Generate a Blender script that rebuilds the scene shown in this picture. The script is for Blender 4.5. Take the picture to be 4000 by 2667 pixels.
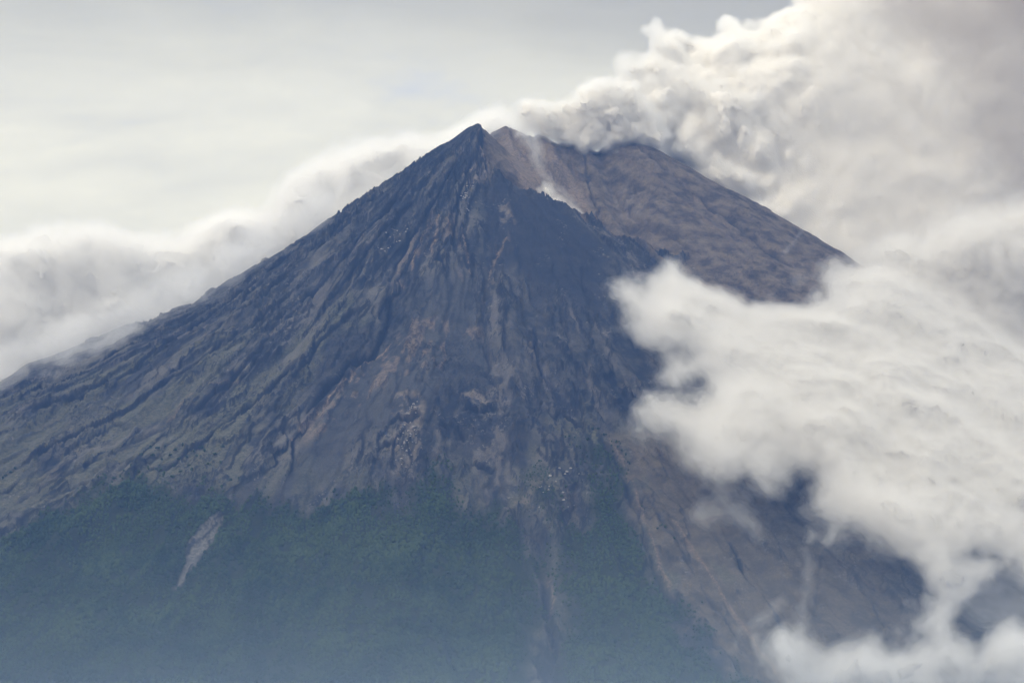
import bpy, math, time
import numpy as np
from mathutils import Vector

T00 = time.time()
R = math.radians
for o in list(bpy.data.objects):
    bpy.data.objects.remove(o)
sc = bpy.context.scene
COL = sc.collection

# ------------------------------------------------------------------ camera, sky, sun, exposure
CAM = np.array([0.0, -12000.0, 500.0])
PITCH = R(5.0)
cd = bpy.data.cameras.new("camera"); cd.lens = 100; cd.sensor_width = 36
cd.clip_start = 1; cd.clip_end = 200000
cam = bpy.data.objects.new("camera", cd); COL.objects.link(cam)
cam.location = CAM; cam.rotation_euler = (R(90) + PITCH, 0, 0)
sc.camera = cam

SUN_DIR = np.array([-0.62, -0.58, 0.72]); SUN_DIR /= np.linalg.norm(SUN_DIR)
sun_el = math.asin(SUN_DIR[2]); sun_az = math.atan2(SUN_DIR[0], SUN_DIR[1])
ld = bpy.data.lights.new("sun", 'SUN'); ld.energy = 1.9; ld.angle = R(2.0); ld.color = (1.0, 0.855, 0.62)
lo = bpy.data.objects.new("sun", ld); COL.objects.link(lo)
lo.rotation_euler = Vector(SUN_DIR).to_track_quat('Z', 'Y').to_euler()

sc.view_settings.view_transform = 'Standard'; sc.view_settings.look = 'None'
sc.view_settings.exposure = 0.0; sc.view_settings.gamma = 1.0
sc.cycles.use_adaptive_sampling = True; sc.cycles.adaptive_threshold = 0.03
sc.cycles.use_denoising = True
sc.cycles.max_bounces = 10; sc.cycles.diffuse_bounces = 4; sc.cycles.volume_bounces = 6
sc.cycles.transparent_max_bounces = 64
sc.cycles.glossy_bounces = 1; sc.cycles.transmission_bounces = 2

def sky_world():
    w = bpy.data.worlds.new("World"); sc.world = w; w.use_nodes = True
    nt = w.node_tree; N = nt.nodes; L = nt.links
    for n in list(N): N.remove(n)
    out = N.new('ShaderNodeOutputWorld'); bg = N.new('ShaderNodeBackground')
    sky = N.new('ShaderNodeTexSky'); sky.sky_type = 'NISHITA'; sky.sun_disc = False
    sky.sun_elevation = sun_el; sky.sun_rotation = sun_az; sky.air_density = 1.0; sky.dust_density = 1.5
    tc = N.new('ShaderNodeTexCoord')
    mp = N.new('ShaderNodeMapping'); mp.inputs['Scale'].default_value = (4.0, 4.0, 15.0)
    mp.inputs['Location'].default_value = (1.3, 0.4, 2.2)
    L.new(tc.outputs['Generated'], mp.inputs['Vector'])
    def noise(scale, det, rough=0.55, dist=0.4):
        n = N.new('ShaderNodeTexNoise'); n.inputs['Scale'].default_value = scale
        n.inputs['Detail'].default_value = det; n.inputs['Roughness'].default_value = rough
        n.inputs['Distortion'].default_value = dist
        L.new(mp.outputs['Vector'], n.inputs['Vector']); return n.outputs['Fac']
    def math_(op, a, b=None, clamp=False):
        m = N.new('ShaderNodeMath'); m.operation = op; m.use_clamp = clamp
        for i, v in enumerate((a, b)):
            if v is None: continue
            if hasattr(v, 'links') or hasattr(v, 'is_linked'): L.new(v, m.inputs[i])
            else: m.inputs[i].default_value = v
        return m.outputs[0]
    sep = N.new('ShaderNodeSeparateXYZ'); L.new(tc.outputs['Generated'], sep.inputs[0])
    # heavy cloud deck: brightest above the horizon on the left, thick and dark high up and to the right
    x, y, z = sep.outputs
    cover = N.new('ShaderNodeValToRGB')
    cover.color_ramp.elements[0].position = 0.20; cover.color_ramp.elements[0].color = (9.6, 9.35, 8.2, 1)
    cover.color_ramp.elements[1].position = 0.78; cover.color_ramp.elements[1].color = (13.0, 12.1, 8.9, 1)
    e = cover.color_ramp.elements.new(0.42); e.color = (11.1, 10.4, 7.9, 1)
    # altitude / azimuth term
    t1 = math_('MULTIPLY', z, 7.0)                    # z: sine of the elevation
    band = math_('SUBTRACT', 1.0, math_('ABSOLUTE', math_('SUBTRACT', t1, 1.02)))   # brightest band
    n1 = noise(1.3, 5)
    n2 = noise(3.6, 6)
    s = math_('ADD', math_('MULTIPLY', band, 0.6), math_('ADD', math_('MULTIPLY', n1, 2.1), math_('MULTIPLY', n2, 0.8)))
    s = math_('SUBTRACT', s, 1.27)
    L.new(s, cover.inputs['Fac'])
    # thick storm cloud to the upper right
    st = math_('ADD', math_('MULTIPLY', x, 2.2), math_('MULTIPLY', z, 5.0))
    st = math_('ADD', st, math_('MULTIPLY', math_('SUBTRACT', n1, 0.5), 0.5))
    stc = N.new('ShaderNodeMapRange'); stc.interpolation_type = 'SMOOTHSTEP'
    stc.inputs['From Min'].default_value = 0.75; stc.inputs['From Max'].default_value = 1.5
    stc.inputs['To Min'].default_value = 0.0; stc.inputs['To Max'].default_value = 0.6
    L.new(st, stc.inputs['Value'])
    gate = N.new('ShaderNodeMapRange'); gate.interpolation_type = 'SMOOTHSTEP'
    gate.inputs['From Min'].default_value = 0.26; gate.inputs['From Max'].default_value = 0.42
    gate.inputs['To Min'].default_value = 1.0; gate.inputs['To Max'].default_value = 0.0; L.new(z, gate.inputs['Value'])
    high = N.new('ShaderNodeMapRange'); high.inputs['From Min'].default_value = 0.26; high.inputs['From Max'].default_value = 0.6
    high.inputs['To Min'].default_value = 1.0; high.inputs['To Max'].default_value = 2.1; L.new(z, high.inputs['Value'])
    mxs = N.new('ShaderNodeMix'); mxs.data_type = 'RGBA'
    L.new(math_('MULTIPLY', stc.outputs[0], gate.outputs[0]), mxs.inputs['Factor']); L.new(cover.outputs[0], mxs.inputs['A'])
    mxs.inputs['B'].default_value = (4.8, 4.3, 3.4, 1)
    mx = N.new('ShaderNodeMix'); mx.data_type = 'RGBA'
    mx.inputs['Factor'].default_value = 0.93
    L.new(sky.outputs[0], mx.inputs['A']); L.new(mxs.outputs['Result'], mx.inputs['B'])
    L.new(mx.outputs['Result'], bg.inputs['Color'])
    tp = N.new('ShaderNodeMapRange'); tp.interpolation_type = 'SMOOTHSTEP'; tp.inputs['From Min'].default_value = 0.158; tp.inputs['From Max'].default_value = 0.215
    tp.inputs['To Min'].default_value = 1.0; tp.inputs['To Max'].default_value = 0.72; L.new(math_('ADD', z, math_('MULTIPLY', math_('SUBTRACT', n1, 0.5), 0.06)), tp.inputs['Value'])
    dk = math_('MAXIMUM', tp.outputs[0], math_('MULTIPLY', math_('SUBTRACT', z, 0.20), 4.0))
    dk = math_('MINIMUM', dk, 1.0)
    L.new(math_('MULTIPLY', math_('MULTIPLY', high.outputs[0], dk), 0.1), bg.inputs['Strength'])
    L.new(bg.outputs[0], out.inputs['Surface'])
sky_world()

# ------------------------------------------------------------------ numeric helpers
S = 4000 / 2352.0                       # my measuring grid of the photograph (2352 wide) -> 4000 wide
FPX = 100 / 36 * 4000                    # focal length in photo pixels
cp, sp = math.cos(PITCH), math.sin(PITCH)

def ray(px, py):
    """direction (with y component 1) of the sight line through photo point px, py (4000 x 2667)"""
    a = (np.asarray(px, float) - 2000) / FPX; b = (1333.5 - np.asarray(py, float)) / FPX
    dy = cp - b * sp; dz = sp + b * cp
    return a / dy, dz / dy
def at_depth(px, py, Y):
    dx, dz = ray(px, py); d = Y - CAM[1]
    return CAM[0] + dx * d, Y, CAM[2] + dz * d

_rng = np.random.default_rng(7)
_TAB2 = _rng.random((256, 256), dtype=np.float32) * 2 - 1
_TAB3 = _rng.random((64, 64, 64), dtype=np.float32) * 2 - 1
def n2(x, y, seed=0):
    x = x + seed * 17.31; y = y + seed * 9.17
    xi = np.floor(x); yi = np.floor(y); fx = (x - xi).astype(np.float32); fy = (y - yi).astype(np.float32)
    xi = xi.astype(np.int64) & 255; yi = yi.astype(np.int64) & 255
    x1 = (xi + 1) & 255; y1 = (yi + 1) & 255
    fx = fx * fx * fx * (fx * (fx * 6 - 15) + 10); fy = fy * fy * fy * (fy * (fy * 6 - 15) + 10)
    a = _TAB2[xi, yi]; b = _TAB2[x1, yi]; c = _TAB2[xi, y1]; d = _TAB2[x1, y1]
    return (a + (b - a) * fx) * (1 - fy) + (c + (d - c) * fx) * fy
def fbm2(x, y, oct=4, seed=0, rough=0.5):
    s = 0; a = 1; t = 0
    for i in range(oct):
        s = s + a * n2(x * 2.03 ** i, y * 2.03 ** i, seed + i * 3); t += a; a *= rough
    return s / t
_G3 = _rng.normal(size=(4096, 3)).astype(np.float32); _G3 /= np.linalg.norm(_G3, axis=1, keepdims=True)
_P3 = _rng.permutation(4096).astype(np.int32)
def n3(x, y, z, seed=0):
    """gradient noise, its lattice turned differently for every seed"""
    q = np.linalg.qr(np.random.default_rng(seed).normal(size=(3, 3)))[0].astype(np.float32)
    x, y, z = (q[i, 0] * x + q[i, 1] * y + q[i, 2] * z + seed * 3.7 + i * 5.3 for i in range(3))
    xi = np.floor(x); yi = np.floor(y); zi = np.floor(z)
    fx = (x - xi).astype(np.float32); fy = (y - yi).astype(np.float32); fz = (z - zi).astype(np.float32)
    xi = xi.astype(np.int32); yi = yi.astype(np.int32); zi = zi.astype(np.int32)
    ux = fx * fx * (3 - 2 * fx); uy = fy * fy * (3 - 2 * fy); uz = fz * fz * (3 - 2 * fz)
    out = 0
    for i in (0, 1):
        hx = _P3[(xi + i) & 4095]; wx = ux if i else 1 - ux
        for j in (0, 1):
            hy = _P3[(hx + yi + j) & 4095]; wy = uy if j else 1 - uy
            for k in (0, 1):
                g = _G3[_P3[(hy + zi + k) & 4095]]
                out = out + (g[..., 0] * (fx - i) + g[..., 1] * (fy - j) + g[..., 2] * (fz - k)) * wx * wy * (uz if k else 1 - uz)
    return out * 1.5
def smooth(e0, e1, x):
    t = np.clip((x - e0) / (e1 - e0), 0, 1); return t * t * (3 - 2 * t)
def seg_dist(x, y, P):
    """distance to polyline P, plus the parameter (0..1 along it) and the side"""
    P = np.asarray(P, float); best = np.full(x.shape, 1e18); par = np.zeros(x.shape); side = np.zeros(x.shape)
    L = np.r_[0, np.cumsum(np.hypot(*np.diff(P, axis=0).T))]
    for i in range(len(P) - 1):
        ax, ay = P[i]; bx, by = P[i + 1]; dx, dy = bx - ax, by - ay; l2 = dx * dx + dy * dy + 1e-9
        t = np.clip(((x - ax) * dx + (y - ay) * dy) / l2, 0, 1)
        d = (x - ax - t * dx) ** 2 + (y - ay - t * dy) ** 2
        m = d < best; best = np.where(m, d, best)
        par = np.where(m, (L[i] + t * math.sqrt(l2)) / L[-1], par)
        side = np.where(m, np.sign(dx * (y - ay) - dy * (x - ax)), side)
    return np.sqrt(best), par, side
def poly_sdf(x, y, P):
    """signed distance to a polygon, positive inside"""
    P = np.asarray(P, float); d, _, _ = seg_dist(x, y, np.vstack([P, P[:1]]))
    ins = np.zeros(x.shape, bool); j = len(P) - 1
    for i in range(len(P)):
        xi, yi = P[i]; xj, yj = P[j]
        c = ((yi > y) != (yj > y)) & (x < (xj - xi) * (y - yi) / ((yj - yi) + 1e-12) + xi)
        ins ^= c; j = i
    return np.where(ins, d, -d)

def tag(o, label=None, cat=None, group=None, kind=None):
    if label: o['label'] = label
    if cat: o['category'] = cat
    if group: o['group'] = group
    if kind: o['kind'] = kind
    return o
def mesh_obj(name, V, F, mats=(), smooth_=True, attrs=None, matidx=None, parent=None):
    me = bpy.data.meshes.new(name)
    V = np.asarray(V, np.float32); F = np.asarray(F, np.int32); k = F.shape[1]
    me.vertices.add(len(V)); me.vertices.foreach_set('co', V.ravel())
    me.loops.add(F.size); me.loops.foreach_set('vertex_index', F.ravel())
    me.polygons.add(len(F)); me.polygons.foreach_set('loop_start', np.arange(0, F.size, k, dtype=np.int32))
    me.polygons.foreach_set('loop_total', np.full(len(F), k, np.int32))
    for m in mats: me.materials.append(m)
    if matidx is not None: me.polygons.foreach_set('material_index', np.asarray(matidx, np.int32))
    me.update(calc_edges=True)
    me.polygons.foreach_set('use_smooth', np.full(len(F), bool(smooth_)))
    for an, av in (attrs or {}).items():
        a = me.attributes.new(an, 'FLOAT', 'POINT'); a.data.foreach_set('value', np.asarray(av, np.float32).ravel())
    o = bpy.data.objects.new(name, me); COL.objects.link(o)
    if parent: o.parent = parent
    return o

# ------------------------------------------------------------------ the volcano: large form
AX, AY = -140.0, 0.0                                  # the front summit
AZ = float(at_depth(1870, 484, 0.0)[2])
rL = [0, 45, 114, 184, 298, 421, 588, 734, 900, 1065, 1230, 1414, 1744, 2020, 3000, 4500, 7000, 11000, 40000]
dL = [0, 14, 68, 124, 216, 287, 395, 510, 612, 722, 848, 936, 1030, 1158, 1520, 1880, 2220, 2360, 2420]
rF = [0, 150, 400, 700, 1230, 2000, 2600, 3200, 3700, 4200, 6000, 8000, 11000, 40000]
dF = [0, 90, 262, 475, 830, 1340, 1715, 2065, 2310, 2380, 2400, 2410, 2415, 2420]
rR = [0, 80, 166, 258, 368, 478, 552, 699, 754, 827, 919, 1200, 1600, 2200, 3000, 4500, 7000, 11000, 40000]
dR = [0, 42, 128, 185, 250, 315, 365, 450, 485, 535, 600, 780, 1040, 1430, 1900, 2300, 2380, 2400, 2420]
def cone_front(x, y):
    dx = x - AX; dy = y - AY; r = np.hypot(dx, dy) + 1e-6
    c = dx / r; f = np.clip(-dy / r, -1, 1)
    wl = np.clip(-c, 0, 1) ** 3; wr = np.clip(c, 0, 1) ** 3; wf = np.abs(f) ** 2 + 0.02
    s = wl + wr + wf
    d = (np.interp(r, rL, dL) * wl + np.interp(r, rF, dF) * wf + np.interp(r, rR, dR) * wr) / s
    return AZ - d

def raycast(px, py, H, y0=-9500.0, y1=2500.0, n=2400):
    px = np.atleast_1d(np.asarray(px, float)); py = np.atleast_1d(np.asarray(py, float))
    dx, dz = ray(px, py); Y = np.linspace(y0, y1, n); out = []
    for a, b in zip(dx, dz):
        D = Y - CAM[1]; X = a * D; Z = CAM[2] + b * D; h = H(X, Y)
        k = np.argmax(h >= Z)
        if h[k] < Z[k]: k = int(np.argmin(Z - h))      # just above a skyline: nearest miss
        out.append((X[k], Y[k]))
    return np.array(out)
def on(H, pts):
    p = np.array(pts, float) * S
    return raycast(p[:, 0], p[:, 1], H)

# the lip of the breach, traced down the right of the front cone
LIP = [(1100, 290), (1106, 320), (1097, 352), (1128, 398), (1160, 418), (1190, 430), (1215, 448), (1240, 466), (1270, 480), (1300, 490),
       (1330, 500), (1360, 509), (1382, 530), (1400, 545), (1440, 552), (1480, 560), (1498, 580), (1525, 598), (1555, 612), (1600, 650), (1680, 720), (1800, 840), (1960, 980)]
lip = on(cone_front, LIP)
lip[0] = (AX, AY + 5)
lip_z = cone_front(lip[:, 0], lip[:, 1])
_b0 = at_depth(1975, 497, 420.0); _b1 = at_depth(2450, 540, 520.0)
def back_wall(x, y):
    """the second summit: a long crest behind the breach with its own flanks"""
    ax, ay, az = _b0; bx, by, bz = _b1
    dx, dy = bx - ax, by - ay; t = ((x - ax) * dx + (y - ay) * dy) / (dx * dx + dy * dy)
    tc = np.clip(t, 0, 1); d = np.hypot(x - ax - tc * dx, y - ay - tc * dy)
    top = az + (bz - az) * tc + 16 * n2(tc * 9, tc * 0 + 3.1, 4) * (tc > 0.02) * (tc < .98) - np.interp(tc, [0, .1, .3, .42, .6, .75, .85, 1], [12, 30, 38, 62, 52, 78, 40, 14])
    east = np.clip((x - bx) / (d + 1e-6), 0, 1)
    dd = np.interp(d, [0, 120, 280, 430, 600, 760, 960, 1300, 2000, 3200, 4500, 7000, 11000, 40000],
                   [0, 38, 132, 236, 330, 430, 545, 755, 1170, 1850, 2250, 2400, 2430, 2440])
    df = np.interp(d, [0, 120, 400, 800, 1300, 2000, 3200, 4500, 7000, 11000, 40000],
                   [0, 75, 262, 530, 880, 1400, 2250, 2400, 2420, 2430, 2440])
    return top - (dd * east + df * (1 - east))
def macro(x, y):
    f = cone_front(x, y)
    d, t, side = seg_dist(x, y, lip)
    zl = np.interp(t, np.r_[0, np.cumsum(np.hypot(*np.diff(lip, axis=0).T))] / np.hypot(*np.diff(lip, axis=0).T).sum(), lip_z)
    far_end = np.clip((t - 0.80) / 0.2, 0, 1)
    cut = zl - 0.95 * d * (1 - 0.75 * far_end) + 3
    inside = (side > 0) & ((x - AX) > -60 + 0.15 * (y - AY)) & (far_end < .999)
    f2 = np.where(inside, np.minimum(f, cut), f)
    b = back_wall(x, y)
    k = 26.0
    m = np.maximum(f2, b); return m + k * np.exp(-np.abs(f2 - b) / k) * 0.35
def B_front(x, y): return macro(x, y)

# ------------------------------------------------------------------ traced ground features (photo -> surface points)
def W(pts): return on(macro, pts)
FOREST_L = W([(-120, 1290), (0, 1262), (60, 1228), (150, 1192), (220, 1145), (330, 1092), (400, 1112), (470, 1124), (560, 1132), (620, 1108), (700, 1164), (760, 1142),
              (850, 1122), (900, 1142), (925, 1200), (940, 1150), (970, 1112), (1010, 1112), (1060, 1162), (1100, 1148), (1150, 1182), (1200, 1242),
              (1235, 1275), (1240, 1330), (1240, 1420), (1245, 1568), (1245, 1640), (-120, 1640)])
FOREST_R = W([(1358, 1008), (1385, 1018), (1420, 1080), (1450, 1150), (1475, 1230), (1490, 1300), (1530, 1370), (1570, 1425), (1640, 1500), (1710, 1568), (1760, 1640),
              (1275, 1640), (1272, 1400), (1290, 1270), (1340, 1205), (1372, 1130), (1362, 1060)])
GULLY_FOREST = W([(1225, 1115), (1245, 1090), (1262, 1140), (1258, 1200), (1235, 1180)])
BROWN = W([(1375, 1005), (1500, 990), (1560, 1040), (1800, 1080), (2420, 1200), (2420, 1640), (1770, 1640), (1650, 1510), (1500, 1310), (1480, 1230), (1450, 1150), (1420, 1060)])
GRASS = W([(-100, 960), (200, 880), (420, 800), (640, 700), (780, 690), (860, 740), (760, 850), (720, 930), (640, 1010), (560, 1110), (330, 1100), (150, 1190), (-100, 1270)])
GRASS_HI = W([(250, 1090), (330, 1000), (420, 960), (480, 980), (560, 920), (620, 900), (560, 1010), (470, 1090), (400, 1110), (300, 1110)])
SCAR = W([(524, 1162), (502, 1205), (490, 1243), (470, 1260), (440, 1300), (405, 1340), (398, 1336), (425, 1285), (438, 1240), (472, 1192), (505, 1167)])
SCAR_TAIL = W([(402, 1338), (380, 1360), (345, 1375), (290, 1378)])
PALE = [W(p) for p in (
    [(1062, 912), (1105, 898), (1140, 930), (1112, 948), (1070, 962), (1058, 940)],
    [(905, 935), (950, 930), (975, 960), (960, 1010), (950, 1080), (925, 1110), (900, 1060), (905, 1000)],
    [(1070, 400), (1110, 380), (1128, 405), (1105, 440), (1080, 470), (1062, 450)],
    [(1140, 480), (1165, 480), (1175, 505), (1160, 525), (1145, 515)],
    [(1180, 1150), (1225, 1080), (1240, 1075), (1235, 1120), (1215, 1165), (1190, 1175)],
    [(1215, 770), (1240, 860), (1240, 870), (1218, 830), (1210, 790)],
    [(1400, 430), (1450, 430), (1490, 480), (1470, 500), (1410, 470)],
    [(1400, 325), (1450, 335), (1500, 375), (1440, 365)],
)]
TAN_AREA = [W(p) for p in (
    [(900, 620), (960, 540), (1000, 510), (1010, 560), (980, 620), (950, 660), (900, 690)],
    [(1010, 540), (1060, 520), (1085, 640), (1065, 650), (1030, 600)],
    [(1110, 620), (1165, 540), (1175, 560), (1130, 660), (1105, 700)],
    [(690, 980), (760, 900), (860, 800), (1000, 740), (1110, 760), (1080, 860), (900, 900), (760, 980), (700, 1010)],
    [(1156, 298), (1215, 298), (1300, 380), (1378, 515), (1345, 512), (1245, 464), (1202, 428), (1172, 370)],
)]
ASH = W([(900, 690), (1010, 650), (1110, 640), (1118, 760), (1140, 930), (1060, 900), (900, 1000), (700, 1140), (640, 1120), (720, 980), (860, 800)])  # smooth ash fan
SMOOTH_DARK = W([(1105, 470), (1130, 400), (1240, 470), (1300, 495), (1420, 620), (1380, 760), (1300, 700), (1180, 620), (1110, 640)])
# polylines: (points, half width m, depth m (+ cuts in), darkness, tan)
LINES = [
    ([(895, 655), (888, 720), (880, 780), (850, 815), (800, 850), (745, 905), (700, 965)], 16, 16, 1.0, 0.0),
    ([(835, 708), (780, 760), (735, 800), (700, 850), (640, 900)], 13, 12, .9, 0),
    ([(900, 790), (840, 838), (765, 908), (715, 968), (660, 1020)], 9, -3, 0, 1.0),
    ([(1110, 640), (1116, 760), (1126, 860), (1152, 940)], 14, 12, .6, 0),
    ([(1228, 735), (1224, 800), (1240, 862), (1262, 900)], 10, 10, .8, 0),
    ([(1262, 600), (1285, 690), (1310, 800), (1332, 905), (1337, 965)], 14, 13, .6, 0),
    ([(1188, 560), (1200, 700), (1215, 800)], 12, 10, .5, 0),
    ([(1335, 620), (1355, 760), (1345, 900), (1337, 965)], 13, 10, .5, 0),
    ([(1337, 965), (1345, 1050), (1330, 1120), (1300, 1200), (1250, 1245)], 14, 12, .5, .2),
    ([(1380, 1010), (1410, 1060), (1440, 1130), (1462, 1190), (1480, 1250), (1500, 1310), (1540, 1375), (1570, 1420), (1640, 1500), (1720, 1570)], 15, 14, .7, .0),
    ([(1392, 1005), (1425, 1060), (1455, 1130), (1475, 1190), (1495, 1250), (1515, 1310), (1560, 1385)], 8, -3, .0, .6),
    ([(1680, 1245), (1692, 1300), (1715, 1345), (1745, 1370), (1765, 1395), (1800, 1440)], 13, 16, 1.0, 0),
    ([(1888, 1300), (1880, 1370), (1870, 1420)], 11, 6, .35, 0),
    ([(1900, 1290), (1960, 1330), (2040, 1370), (2120, 1420)], 12, 8, .4, .6),
    ([(1058, 962), (1080, 955), (1100, 948), (1120, 942), (1145, 944)], 8, 15, 1.0, 0),
    ([(886, 1003), (925, 992), (950, 985), (972, 984)], 8, 14, 1.0, 0),
    ([(862, 1052), (885, 1046), (905, 1045)], 8, 14, 1.0, 0),
    ([(1262, 968), (1285, 960), (1310, 965), (1340, 976)], 9, 14, 1.0, 0),
    ([(1083, 1068), (1105, 1072), (1140, 1086)], 7, 12, 1.0, 0),
    ([(1003, 998), (1020, 992), (1045, 1010), (1070, 1030)], 7, 10, .8, 0),
    ([(1180, 1170), (1200, 1215), (1245, 1250), (1252, 1320), (1262, 1400), (1268, 1500), (1270, 1600)], 26, 30, .4, 0),
    ([(1250, 1290), (1265, 1370), (1262, 1440), (1272, 1490)], 10, -2, 0, .5),
    ([(925, 1100), (928, 1170), (930, 1230), (932, 1290)], 16, 14, .3, .1),
    ([(780, 480), (690, 560), (600, 640), (520, 700), (420, 770), (300, 850)], 12, 11, .8, 0),
    ([(880, 440), (800, 530), (700, 610), (600, 700), (520, 760)], 12, 12, .9, 0),
    ([(960, 400), (900, 480), (830, 560), (760, 640), (660, 720), (600, 760)], 12, 12, .9, 0),
    ([(1020, 380), (960, 470), (880, 560), (800, 650), (720, 730)], 12, 12, .9, 0),
    ([(1060, 370), (1010, 460), (960, 530), (910, 610), (895, 660)], 12, 12, .9, 0),
    ([(1085, 360), (1060, 460), (1045, 540), (1040, 600), (1060, 640)], 10, 10, .9, 0),
    ([(1107, 298), (1099, 352), (1112, 385), (1129, 404)], 11, -20, 0, .55),
    ([(1060, 560), (1072, 610), (1082, 645)], 7, -3, 0, 1),
    ([(975, 545), (955, 590), (945, 640)], 7, -3, 0, 1),
    ([(1008, 520), (1000, 570), (990, 610)], 7, -3, 0, 1),
    ([(1165, 545), (1140, 600), (1120, 650)], 7, -3, 0, .8),
    ([(1108, 300), (1100, 350), (1100, 372)], 12, 13, 1.0, 0),
    ([(700, 820), (620, 900), (540, 960), (440, 1030), (330, 1090)], 12, 11, .8, 0),
    ([(560, 760), (440, 850), (300, 940), (150, 1020), (0, 1100)], 12, 11, .8, 0),
    ([(480, 760), (340, 840), (180, 930), (0, 1000)], 12, 11, .8, 0),
    ([(420, 950), (300, 1010), (180, 1080), (60, 1150), (-60, 1220)], 14, 12, .6, 0),
    ([(300, 1040), (180, 1120), (60, 1190), (-50, 1250)], 14, 12, .6, 0),
    ([(640, 760), (580, 830), (500, 900), (430, 950)], 13, 12, .9, 0),
    ([(560, 870), (500, 890), (430, 905), (380, 960)], 9, -4, 0, .4),
    ([(1170, 300), (1205, 350), (1250, 400), (1300, 450), (1345, 498), (1385, 535)], 20, 24, 0, .8),
    ([(1215, 320), (1245, 375), (1280, 410), (1320, 460), (1350, 500)], 15, 16, .2, .3),
    ([(1255, 320), (1290, 390), (1330, 460), (1375, 530)], 16, -6, 0, 1.0),
    ([(1340, 340), (1350, 400), (1365, 470), (1385, 530)], 15, 16, .7, 0),
    ([(1405, 330), (1470, 400), (1560, 460), (1650, 530), (1740, 600)], 14, -12, .2, .4),
    ([(1460, 345), (1560, 420), (1680, 500), (1800, 590), (1870, 640)], 14, 14, .6, 0),
    ([(1500, 350), (1600, 430), (1720, 500), (1830, 570), (1900, 610)], 20, -10, 0, .0),
    ([(1300, 325), (1320, 390), (1350, 450), (1390, 520)], 9, 9, .3, .8),
    ([(1520, 380), (1600, 450), (1700, 530), (1800, 620)], 12, 7, 0, .6),
    ([(1560, 1060), (1640, 1150), (1700, 1230), (1780, 1330)], 9, 7, .5, .2),
    ([(1500, 1180), (1570, 1290), (1660, 1420), (1760, 1560)], 9, 8, .6, .0),
    ([(1540, 1200), (1620, 1310), (1720, 1450), (1800, 1560)], 8, -4, 0, .7),
    ([(1900, 1400), (1990, 1470), (2080, 1540)], 9, 6, .4, .4),
    ([(1780, 1150), (1850, 1230), (1960, 1330), (2050, 1450)], 10, 8, .6, .0),
    ([(1990, 1290), (2080, 1360), (2150, 1430)], 9, 6, .5, .5),
    ([(1410, 440), (1450, 500), (1520, 540), (1620, 590)], 12, 12, .4, .3),
]

# ------------------------------------------------------------------ the mountain mesh
def axis(lo, hi, step, out_lo, out_hi, g=1.22):
    c = list(np.arange(lo, hi + step, step)); s = step; v = hi
    while v < out_hi: s *= g; v += s; c.append(min(v, out_hi))
    s = step; v = lo
    while v > out_lo: s *= g; v -= s; c.insert(0, max(v, out_lo))
    return np.array(sorted(set(c)))
gx = axis(-2450, 2450, 4.6, -20000, 20000)
gy = axis(-4700, 900, 6.2, -14000, 5500)
X, Y = np.meshgrid(gx, gy, indexing='xy')

def coarse_eval(fn, step=24.0):
    """evaluate a smooth field on a coarse grid over the core, then interpolate"""
    cx = np.arange(gx[0] if False else -2700, 2701, step); cy = np.arange(-5000, 1301, step)
    CX, CY = np.meshgrid(cx, cy, indexing='xy'); v = fn(CX, CY)
    return cx, cy, v
def bil(c, x, y):
    cx, cy, v = c
    fx = np.clip((x - cx[0]) / (cx[1] - cx[0]), 0, len(cx) - 1.001); fy = np.clip((y - cy[0]) / (cy[1] - cy[0]), 0, len(cy) - 1.001)
    i = fx.astype(int); j = fy.astype(int); fx = fx - i; fy = fy - j
    return (v[j, i] * (1 - fx) + v[j, i + 1] * fx) * (1 - fy) + (v[j + 1, i] * (1 - fx) + v[j + 1, i + 1] * fx) * fy
def region(P, x, y, warp=28.0, step=16.0, seed=0):
    c = coarse_eval(lambda a, b: poly_sdf(a, b, P), step)
    wx = x + warp * fbm2(x / 90, y / 130, 3, 11 + seed); wy = y + warp * 1.4 * fbm2(x / 90, y / 130, 3, 15 + seed)
    d = bil(c, wx, wy)
    return np.where((np.abs(x) < 2690) & (y > -4990) & (y < 1290), d, -999)

def flow_noise(cx, cy, x, y, seed, lam=(26, 52, 105, 220), stretch=13.0):
    """ridged noise drawn out down the fall line of a cone about (cx, cy); wavelengths in metres"""
    irr = .25 + 1.15 * smooth(-.3, .3, fbm2(x / 360, y / 420, 3, seed + 77))
    wx = x + 26 * fbm2(x / 170, y / 170, 3, seed + 40); wy = y + 26 * fbm2(x / 170, y / 170, 3, seed + 50)
    dx = wx - cx; dy = wy - cy; r = np.hypot(dx, dy) + 1; th = np.arctan2(dy, dx)
    out = np.zeros(x.shape); fine = np.zeros(x.shape)
    for i, l in enumerate(lam):
        # angular frequency in octave steps, blended so that the width stays near l metres
        k = np.log2(np.maximum(r, 40) / l); k0 = np.floor(k); f = smooth(0.25, 0.75, k - k0)
        v = 0
        for kk, w in ((k0, 1 - f), (k0 + 1, f)):
            a = 2.0 ** kk
            n = n2(th * a + kk * 13.7, r / (l * stretch), seed + i * 5)
            v = v + w * (1 - 2 * np.abs(n)) if i != 0 else v + w * n
        out += (irr if i < 3 else 1) * v * l * (.075, .09, .135, .15)[i]
        if i < 2: fine += v
    return out, fine
t0 = time.time()
Z0 = macro(X, Y)
core = smooth(8500, 3500, np.hypot(X, Y + 1500))
fF, fineF = flow_noise(AX, AY, X, Y, 2)
fF *= .45 + .55 * smooth(3.08, 2.75, np.abs(np.arctan2(Y - AY, X - AX)))
fB, fineB = flow_noise(250, 520, X, Y, 9, stretch=16.0)
isB = smooth(-15, 15, back_wall(X, Y) - cone_front(X, Y) + 20) * smooth(-1200, -700, Y)
_ld, _lt, _ls = None, None, None
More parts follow.
